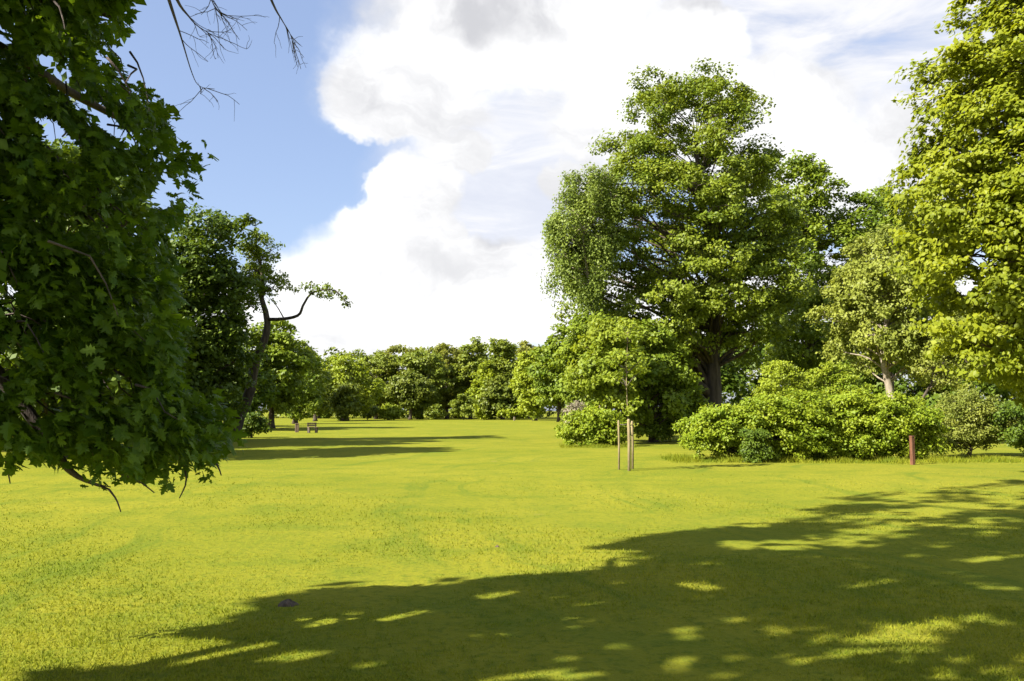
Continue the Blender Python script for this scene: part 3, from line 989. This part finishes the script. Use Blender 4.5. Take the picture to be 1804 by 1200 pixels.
# ------------------------------------------------------------------ the golden maple at the right edge
def build_maple():
    d = 21.0
    poly = [(1708, -40), (1702, 28), (1722, 45), (1690, 72), (1642, 85), (1606, 105), (1622, 150), (1610, 200), (1632, 240), (1602, 272), (1610, 315), (1588, 345), (1590, 400),
            (1618, 460), (1640, 540), (1662, 590), (1675, 640), (1655, 690), (1700, 706), (1760, 680), (1850, 720), (2080, 690), (2080, -260), (1730, -260)]
    b = P(2010, 800, d); b[2] = 0
    root = tag(empty('maple_tree', b), 'golden yellow green maple filling the right edge of the view', 'tree')
    vol = crown_volume(poly, d, 2200, 0.55, inset=36, shell=0.6)
    bo = spread(vol, 0.45, 430)
    centre = vol.mean(0) + np.array([0.8, 0, -1.0])
    c, rad, bt = sprays(bo, centre, 0.70, 8, 0.34)
    p, fr, s, tone = foliage(c, rad, bt, 46, centre, 0.108, flat=0.5, droop=0.5, up=0.9, rand=0.6)
    x, y = project(p)
    keep = np.ones(len(p), bool)
    for hx, hy, hr in [(1700, 500, 22), (1725, 450, 14), (1740, 60, 14), (1690, 560, 12)]:
        keep &= np.hypot(x - hx, y - hy) > hr
    keep &= p[:, 2] > 1.2
    p, s, tone, x, y = p[keep], s[keep], tone[keep], x[keep], y[keep]; fr = tuple(f[keep] for f in fr)
    vis = (x > 0) & (x < W0) & (y > 0) & (y < H0)
    score = np.where(vis, p[:, 1], 99)
    pick = np.zeros(len(p), bool); pick[np.argsort(score)[:300]] = True
    tv, tt = LEAF_MAPLE
    lm = []
    for tn in (0.15, 0.4, 0.65, 0.9):
        me = tri_mesh('leaf', tv, tt, np.full(len(tv), tn)); me.materials.append(M['yellow']); lm.append(me)
    for i in np.nonzero(pick)[0]:
        o = link('leaf', lm[min(3, int(tone[i] * 4))], None, root)
        R = np.column_stack([fr[0][i], fr[1][i], fr[2][i]]) * s[i]
        o.matrix_local = Matrix([[*R[r], float(p[i][r] - root.location[r])] for r in range(3)] + [[0, 0, 0, 1]])
    for kk, shp in ((~pick & vis & (p[:, 1] < 20), LEAF_ROUND), (~pick & vis & (p[:, 1] >= 20), LEAF_SIMPLE), (~vis, LEAF_SIMPLE)):
        link('foliage', leaves_mesh('foliage', local(p[kk], root), tuple(a[kk] for a in fr), s[kk] * (1.3 if shp is LEAF_SIMPLE else 1.0), tone[kk], shp), M['yellow'], root, 'stuff')
    tp = spline([b, P(2000, 650, d), P(1980, 400, d), P(1960, 100, d), P(1950, -250, d)], 16)
    tr = 0.38 * np.linspace(1, 0.2, 16)
    link('trunk', Tubes(10).add(local(tp, root), tr).mesh('trunk'), M['bark'], root)
    T = Tubes(5)
    for i, q in enumerate(bo):
        hd = np.hypot(*(tp[:, :2] - q[:2]).T).min()
        j = max(2, int(np.argmin(np.abs(tp[:, 2] - (q[2] - 0.4 * hd)))))
        pts, r = bough(tp[j], q, tr[j] * (0.4 if i % 12 == 0 else 0.16), 0.012)
        if i % 12 == 0:
            link('limb', Tubes(6).add(local(pts, root), r).mesh('limb'), M['bark'], root)
        else:
            T.add(local(pts, root), r, 4)
    link('branches', T.mesh('branches'), M['bark'], root, 'stuff')


build_maple()


# ------------------------------------------------------------------ shrubs
def shrub(name, label, poly, d, mat, n=40, br=0.42, per=9, pr=0.27, per_leaf=55, size=0.092, depth=0.55, group=None, rand=0.75, up=0.7, hang=0.0, droop=0.2):
    return tree(name, label, 'shrub', poly, d, mat, M['bark'], trunk_r=0.07, n_bough=n, br=br, per=per, pr=pr, per_leaf=per_leaf, size=size, depth=depth, limbs=0,
                parts=False, group=group, leaf_part='foliage', rand=rand, up=up, hang=hang, droop=droop)


shrub('bright_shrub', 'bright yellow green mounded shrub directly right of the oak trunk foot', [(1200, 775), (1205, 750), (1250, 716), (1300, 702), (1350, 696), (1400, 690), (1440, 694), (1450, 815), (1400, 812), (1345, 815), (1235, 806), (1215, 795)],
      29.5, M['shrub'], n=90, per_leaf=62)
shrub('bright_shrub', 'wide bright green shrub with dark hollows standing behind the red post', [(1425, 700), (1470, 690), (1530, 692), (1590, 700), (1645, 712), (1655, 745), (1650, 795), (1560, 806), (1430, 815)],
      30.0, M['shrub'], n=90, per_leaf=62)
shrub('dull_shrub', 'dull grey green shrub between the bright shrub and the right edge', [(1640, 735), (1665, 700), (1700, 685), (1735, 695), (1765, 725), (1765, 785), (1700, 792), (1648, 798)],
      32.0, M['shrub_g'], n=50, per_leaf=45, size=0.08)
shrub('dark_shrub', 'dark green shrub at the right edge below the golden maple', [(1752, 740), (1775, 705), (1820, 690), (1900, 700), (1910, 800), (1800, 802), (1765, 785)],
      31.0, M['dark'], n=50, per_leaf=45)
shrub('dark_shrub', 'small deep green upright shrub sunk into the front of the bright mounded shrub', [(1312, 765), (1325, 750), (1346, 752), (1352, 780), (1342, 818), (1318, 818), (1309, 790)],
      28.1, M['dark'], n=16, br=0.22, pr=0.17, per_leaf=50, size=0.07)
shrub('conical_shrub', 'pointed light green shrub rising behind the bright mounded shrub', [(1330, 700), (1345, 660), (1368, 622), (1395, 640), (1415, 680), (1425, 720), (1400, 750), (1340, 750)],
      36.5, M['far_b'], n=40, per_leaf=45, size=0.09)
shrub('fresh_shrub', 'fresh green flat topped shrub left of the pale slanting trunk', [(1405, 690), (1425, 655), (1470, 640), (1515, 655), (1530, 690), (1525, 740), (1410, 740)],
      37.5, M['shrub_b'], n=44, per_leaf=45, size=0.10)
shrub('bright_shrub', 'light green low shrub left of the staked sapling', [(985, 760), (995, 735), (1035, 716), (1080, 722), (1104, 745), (1104, 786), (992, 786)],
 41.0, M['shrub'], n=44, br=0.5, per_leaf=45, size=0.12)
shrub('flowering_shrub', 'pale pinkish blossoming shrub at the left end of the low light green shrub', [(990, 735), (998, 712), (1020, 706), (1035, 720), (1028, 745), (998, 748)],
      45.0, M['blossom'], n=12, br=0.35, per=7, pr=0.22, per_leaf=40, size=0.075)


# ------------------------------------------------------------------ middle distance, left
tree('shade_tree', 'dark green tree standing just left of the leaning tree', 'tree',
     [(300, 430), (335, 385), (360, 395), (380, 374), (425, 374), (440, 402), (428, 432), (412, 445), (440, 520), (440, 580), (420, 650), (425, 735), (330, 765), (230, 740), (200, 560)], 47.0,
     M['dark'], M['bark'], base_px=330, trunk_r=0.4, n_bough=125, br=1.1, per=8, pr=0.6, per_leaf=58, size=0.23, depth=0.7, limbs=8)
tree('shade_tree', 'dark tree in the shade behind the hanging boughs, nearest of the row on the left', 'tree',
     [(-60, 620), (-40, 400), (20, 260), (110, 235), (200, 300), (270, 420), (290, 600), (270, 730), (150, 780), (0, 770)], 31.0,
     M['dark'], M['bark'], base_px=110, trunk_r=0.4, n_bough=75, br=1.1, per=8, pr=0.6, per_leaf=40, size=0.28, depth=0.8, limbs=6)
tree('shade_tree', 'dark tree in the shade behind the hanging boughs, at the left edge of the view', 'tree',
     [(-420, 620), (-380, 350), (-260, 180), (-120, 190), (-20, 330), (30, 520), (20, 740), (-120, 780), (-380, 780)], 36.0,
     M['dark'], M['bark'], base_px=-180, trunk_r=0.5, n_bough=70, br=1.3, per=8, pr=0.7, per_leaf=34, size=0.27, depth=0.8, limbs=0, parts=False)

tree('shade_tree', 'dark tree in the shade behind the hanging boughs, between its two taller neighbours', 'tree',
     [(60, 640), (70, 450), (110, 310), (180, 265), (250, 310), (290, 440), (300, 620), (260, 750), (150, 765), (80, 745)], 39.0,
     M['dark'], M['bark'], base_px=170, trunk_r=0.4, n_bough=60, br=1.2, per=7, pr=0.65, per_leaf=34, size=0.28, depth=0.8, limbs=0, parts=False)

ld = 50.0
lean = tree('leaning_tree', 'leaning tree with a crooked dark trunk and one bare arm reaching right', 'tree',
            [(425, 470), (425, 420), (445, 400), (475, 415), (488, 440), (470, 470), (480, 478), (500, 490), (505, 515), (480, 520), (455, 540), (440, 520)], ld, M['mid'], M['bark'], base_px=409,
            trunk=[P(409, 773, ld) * [1, 1, 0], P(420, 737, ld), P(441, 690, ld), P(449, 640, ld), P(467, 598, ld), P(471, 562, ld), P(460, 522, ld), P(462, 480, ld), P(450, 430, ld)],
            trunk_r=0.36, n_bough=30, br=0.6, per=6, pr=0.36, per_leaf=34, size=0.14, depth=0.7, limbs=3)
arm = [P(469, 563, ld), P(500, 562, ld - 0.5), P(526, 555, ld - 1), P(535, 536, ld - 1.2), P(552, 515, ld - 1.4), P(590, 512, ld - 1.6), P(614, 540, ld - 1.8)]
ap = spline(arm, 20)
link('arm', Tubes(7).add(local(ap, lean), np.linspace(0.11, 0.025, 20)).mesh('arm'), M['bark'], lean)
lp2 = spline([P(500, 561, ld - .5), P(488, 540, ld), P(475, 525, ld)], 6)
link('arm', Tubes(5).add(local(lp2, lean), np.linspace(0.04, 0.015, 6)).mesh('arm'), M['bark'], lean)
cs = np.array([P(a, b, ld - 1.4 + rng.normal(0, .4)) for a, b in [(536, 503), (548, 500), (560, 506), (572, 508), (583, 512), (595, 514), (605, 522), (612, 534), (565, 518), (550, 512), (580, 520), (508, 503), (497, 482), (492, 500), (520, 508), (575, 503)]])
fo = foliage(cs, np.full(len(cs), 0.30), rng.uniform(0, 1, len(cs)), 70, cs.mean(0), 0.13, hang=0.08)
link('arm_foliage', leaves_mesh('arm_foliage', local(fo[0], lean), fo[1], fo[2], fo[3], LEAF_SIMPLE), M['mid'], lean)
shrub('dark_shrub', 'dark low shrub at the foot of the leaning trunk', [(425, 740), (440, 725), (465, 735), (475, 765), (420, 768)], 54.0, M['dark'], n=14, br=0.4, per_leaf=40, size=0.14)

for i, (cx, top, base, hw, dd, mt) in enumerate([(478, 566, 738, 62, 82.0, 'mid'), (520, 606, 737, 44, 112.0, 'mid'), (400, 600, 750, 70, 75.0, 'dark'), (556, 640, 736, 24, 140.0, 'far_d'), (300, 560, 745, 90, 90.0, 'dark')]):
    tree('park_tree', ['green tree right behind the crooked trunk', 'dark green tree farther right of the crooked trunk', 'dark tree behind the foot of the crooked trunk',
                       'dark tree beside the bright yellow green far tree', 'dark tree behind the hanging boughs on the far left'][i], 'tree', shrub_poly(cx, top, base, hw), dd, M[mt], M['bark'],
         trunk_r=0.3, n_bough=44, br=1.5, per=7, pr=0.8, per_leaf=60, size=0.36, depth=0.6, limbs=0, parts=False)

# ------------------------------------------------------------------ the far side of the lawn
FAR = [  # centre, top, half width, distance, colour, bottom, label
    (612, 626, 46, 152, 'far_b', 737, 'bright yellow green round tree at the left end of the far row'),
    (606, 678, 20, 145, 'far_d', 738, 'dark low tree in front of the bright yellow green far tree'),
    (662, 616, 36, 176, 'far_a', 728, 'green tree in the far row next to the bright round one'),
    (702, 606, 34, 180, 'far_c', 724, 'brownish olive tree in the far row'),
    (742, 603, 40, 172, 'far_a', 722, 'broad green tree in the middle of the far row'),
    (722, 655, 30, 166, 'far_d', 716, 'dark shaded lower tree in the middle of the far row'),
    (788, 606, 34, 180, 'far_c', 724, 'olive tree right of the middle of the far row'),
    (828, 597, 28, 178, 'far_a', 722, 'tall green tree with a broken top in the far row'),
    (856, 640, 20, 166, 'far_b', 737, 'narrow light green tree reaching the grass in the far row'),
    (886, 590, 25, 168, 'far_a', 728, 'tall loose tree with a gap of sky beside it in the far row'),
    (885, 664, 30, 164, 'far_d', 734, 'dark rounded tree under the tall loose far tree'),
    (942, 615, 34, 148, 'far_b', 726, 'light yellow green tree with a clear trunk at the right end of the far row'),
    (930, 596, 26, 182, 'far_c', 726, 'dull tree behind the light one at the right end of the far row'),
    (985, 585, 40, 132, 'mid', 728, 'green tree at the right end of the far row beside the oak'),
    (640, 618, 40, 192, 'far_a', 734, 'green tree just behind the bright yellow green round far tree'),
    (765, 610, 44, 194, 'far_a', 734, 'green tree behind the olive trees in the far row'),
    (812, 612, 40, 196, 'far_c', 734, 'olive green tree behind the tall one with a broken top'),
    (905, 612, 44, 192, 'far_a', 734, 'green tree behind the light one with the clear trunk'),
    (562, 622, 36, 190, 'mid', 734, 'green tree between the crooked trunk and the bright round far tree'),
    (1035, 600, 46, 120, 'mid', 734, 'green tree half hidden behind the low light green shrub'),
]
for (cx, top, hw, dd, mt, base, lab) in FAR:
    tree('park_tree', lab, 'tree', shrub_poly(cx, top, base + 2, hw * 1.22, 0.16), float(dd), M[mt], M['bark_w'] if mt == 'far_b' else M['bark'], trunk_r=0.34, n_bough=64, br=1.25, per=5, pr=0.85, per_leaf=36, size=0.50,
         depth=0.7, limbs=0, parts=False, twigs=False)
for i, (cx, top, hw, dd, mt) in enumerate([(690, 714, 20, 160, 'far_b'), (817, 694, 20, 158, 'far_a'), (648, 712, 16, 160, 'far_a'), (765, 712, 18, 165, 'far_a'), (905, 722, 24, 160, 'far_b'), (1010, 722, 20, 120, 'far_d'), (735, 700, 12, 168, 'far_a')]):
    shrub('park_shrub', ['low light green shrub under the olive far trees', 'rounded green shrub in a dark gap of the far row', 'small green shrub right of the bright round far tree',
                         'low green shrub under the middle of the far row', 'low pale green shrub under the tall loose far tree', 'dark low shrub beside the blossoming shrub', 'narrow green shrub in the middle of the far row'][i],
          shrub_poly(cx, top, 738, hw), float(dd), M[mt], n=14, br=0.9, per=6, pr=0.6, per_leaf=36, size=0.42)


def build_far_wood():
    pts = []
    for px in np.arange(150, 2050, 13):
        top = 640 + 12 * math.sin(px * 0.05) + rng.uniform(-8, 8)
        for py in np.arange(top - 8, 738, 14):
            pts.append(P(px + rng.uniform(-6, 6), py, 205 + rng.uniform(-8, 14)))
    c = np.array(pts)
    fo = foliage(c, np.full(len(c), 1.8), rng.uniform(0, 1, len(c)), 26, c.mean(0) - np.array([0, 0, 20]), 1.05)
    o = link('far_wood', leaves_mesh('far_wood', fo[0], fo[1], fo[2], fo[3], LEAF_SIMPLE), M['far_d'], None, 'stuff')
    tag(o, 'dark mass of woodland closing the view behind the far row of trees', 'woodland', kind='stuff')


build_far_wood()


# ------------------------------------------------------------------ small things
def box_post(T, a, b, r):
    T.add([a, b], [r, r], 8)


def build_sapling():
    d = 24.2
    b = G(1107, 828)
    root = tag(empty('sapling', b), 'slender young tree with thin light green crown held between wooden stakes', 'tree')
    bx, by = b[0], b[1]
    tp = spline([(bx, by, 0), (bx + 0.02, by, 1.2), (bx - 0.03, by, 2.4), (bx + 0.03, by, 3.9)], 12)
    link('trunk', Tubes(8).add(local(tp, root), np.linspace(0.022, 0.005, 12)).mesh('trunk'), M['stake'], root)
    T = Tubes(4); cs = []
    for i in range(26):
        z = rng.uniform(1.25, 3.8)
        w = 0.55 * (1 - abs(z - 2.4) / 2.1)
        a = rng.uniform(0, 2 * np.pi)
        q = np.array([bx + math.cos(a) * w, by + math.sin(a) * w, z + 0.35])
        j = int(np.argmin(np.abs(tp[:, 2] - z)))
        pts, r = bough(tp[j], q, 0.011, 0.003, n=5)
        T.add(local(pts, root), r); cs += [q, pts[3]]
    link('branches', T.mesh('branches'), M['twig'], root, 'stuff')
    cs = np.array(cs)
    fo = foliage(cs, np.full(len(cs), 0.20), rng.uniform(0, 1, len(cs)), 20, np.array([bx, by, 2.5]), 0.095, droop=0.6)
    link('crown', leaves_mesh('crown', local(fo[0], root), fo[1], fo[2], fo[3], LEAF_ROUND), M['young'], root)
    # the stakes: driven into the ground round the stem, tied to it
    for i, (px, dy, h, r) in enumerate([(1091, 0.1, 1.36, 0.028), (1106, -0.28, 1.40, 0.042), (1117, 0.30, 1.34, 0.035)]):
        x = bx + (px - 1107) * d / F0
        s = tag(empty('tree_stake', (x, by + dy, 0)), ['thin leftmost wooden stake beside the young tree', 'thick middle wooden stake in front of the young tree', 'rightmost wooden stake beside the young tree'][i],
                'stake', 'stakes round the young tree')
        o = Tubes(8).add([(0, 0, -0.1), (0.01, 0, h * 0.5), (0.0, 0, h - 0.05), (0, 0, h)], [r, r, r, r * 0.7])
        link('shaft', o.mesh('shaft'), M['stake'], s)
        t = Tubes(5)
        t.add([(0, 0, h - 0.10), ((bx - x) * 0.5, -dy * 0.5, h - 0.13), (bx - x, -dy, h - 0.10)], [0.012, 0.012, 0.012])
        link('tie', t.mesh('tie'), M['twig'], s)


build_sapling()


def bevel_box(sx, sy, z0, z1, bev=0.01):
    x, y = sx / 2, sy / 2
    rings = [(z0, 0), (z1 - bev, 0), (z1, bev)]
    v = []
    for z, i in rings:
        c = bev
        v += [(x - i, -y + c + i, z), (x - i, y - c - i, z), (x - c - i, y - i, z), (-x + c + i, y - i, z), (-x + i, y - c - i, z), (-x + i, -y + c + i, z), (-x + c + i, -y + i, z), (x - c - i, -y + i, z)]
    f = []
    for r in range(2):
        for k in range(8):
            a, b = r * 8 + k, r * 8 + (k + 1) % 8
            f += [(a, b, b + 8), (a, b + 8, a + 8)]
    for k in range(1, 7):
        f.append((16, 16 + k, 17 + k))
        f.append((0, k + 1, k))
    return np.array(v, float), np.array(f)


def post(name, label, cat, base, sx, h, mat, cap=None, capmat=None, rot=0.3, tilt=0.0):
    r = tag(empty(name, base), label, cat)
    r.rotation_euler = (0, tilt, rot)
    v, f = bevel_box(sx, sx, -0.1, h)
    link('shaft', tri_mesh('shaft', v, f), mat, r)
    if cap:
        v, f = bevel_box(sx * 1.12, sx * 1.12, h + 0.002, h + cap)
        link('cap', tri_mesh('cap', v, f), capmat or mat, r)
    return r


post('wooden_post', 'reddish brown square post standing in the grass before the bright shrub', 'post', G(1608, 817), 0.115, 0.82, M['redwood'], 0.035, rot=0.35)
post('timber_post', 'stout weathered timber post beyond the leaning tree on the far lawn', 'post', G(523, 762), 0.26, 0.62, M['bark_w'], 0.07)
post('marker_post', 'small post with a pale top below the middle of the far trees', 'post', G(734, 738.5), 0.42, 0.55, M['timber'], 0.6, M['white'])
post('marker_post', 'small pale post at the edge of the far lawn under the olive trees', 'post', G(662, 738), 0.3, 0.9, M['white'])
post('marker_post', 'little brown post on the far lawn left of the clear trunked light tree', 'post', G(906, 741), 0.25, 0.62, M['timber'])


def build_bench():
    b = G(551, 763)
    r = tag(empty('wooden_bench', b), 'small wooden bench on the far lawn right of the stout timber post', 'bench')
    r.rotation_euler = (0, 0, 0.5)
    for y in (-0.16, 0.0, 0.16):
        v, f = bevel_box(0.72, 0.13, 0.40, 0.45)
        o = link('seat_slat', tri_mesh('seat_slat', v + np.array([0, y, 0]), f), M['bark_w'], r)
    for z in (0.52, 0.66):
        v, f = bevel_box(0.72, 0.04, z, z + 0.1)
        link('back_slat', tri_mesh('back_slat', v + np.array([0, 0.27, 0]), f), M['bark_w'], r)
    for x in (-0.28, 0.28):
        v, f = bevel_box(0.09, 0.40, -0.05, 0.397)
        link('leg', tri_mesh('leg', v + np.array([x, 0, 0]), f), M['bark'], r)
        v, f = bevel_box(0.07, 0.05, 0.0, 0.76)
        link('back_post', tri_mesh('back_post', v + np.array([x, 0.318, 0]), f), M['bark'], r)


build_bench()


def clod(label, base, r, h, seed):
    R = np.random.default_rng(seed)
    v, f = [], []
    ns, nr = 14, 5
    v.append((0, 0, h))
    for i in range(1, nr + 1):
        t = i / nr
        for k in range(ns):
            a = 2 * np.pi * k / ns
            rr = r * t * (1 + R.uniform(-.18, .18))
            v.append((rr * math.cos(a), rr * math.sin(a) * 0.8, h * (1 - t ** 1.6) * (1 + R.uniform(-.25, .25)) - 0.01))
    for k in range(ns):
        f.append((0, 1 + k, 1 + (k + 1) % ns))
    for i in range(nr - 1):
        for k in range(ns):
            a, b = 1 + i * ns + k, 1 + i * ns + (k + 1) % ns
            f += [(a, a + ns, b + ns), (a, b + ns, b)]
    o = link('soil_mound', tri_mesh('soil_mound', np.array(v), np.array(f), smooth=True), M['soil'])
    o.location = tuple(base)
    tag(o, label, 'soil mound')


clod('low dark heap of soil at the edge of the shade, lower left on the lawn', G(507, 1068), 0.11, 0.06, 1)
clod('tiny dark clod of soil on the sunlit middle of the lawn', G(876, 967), 0.045, 0.05, 2)
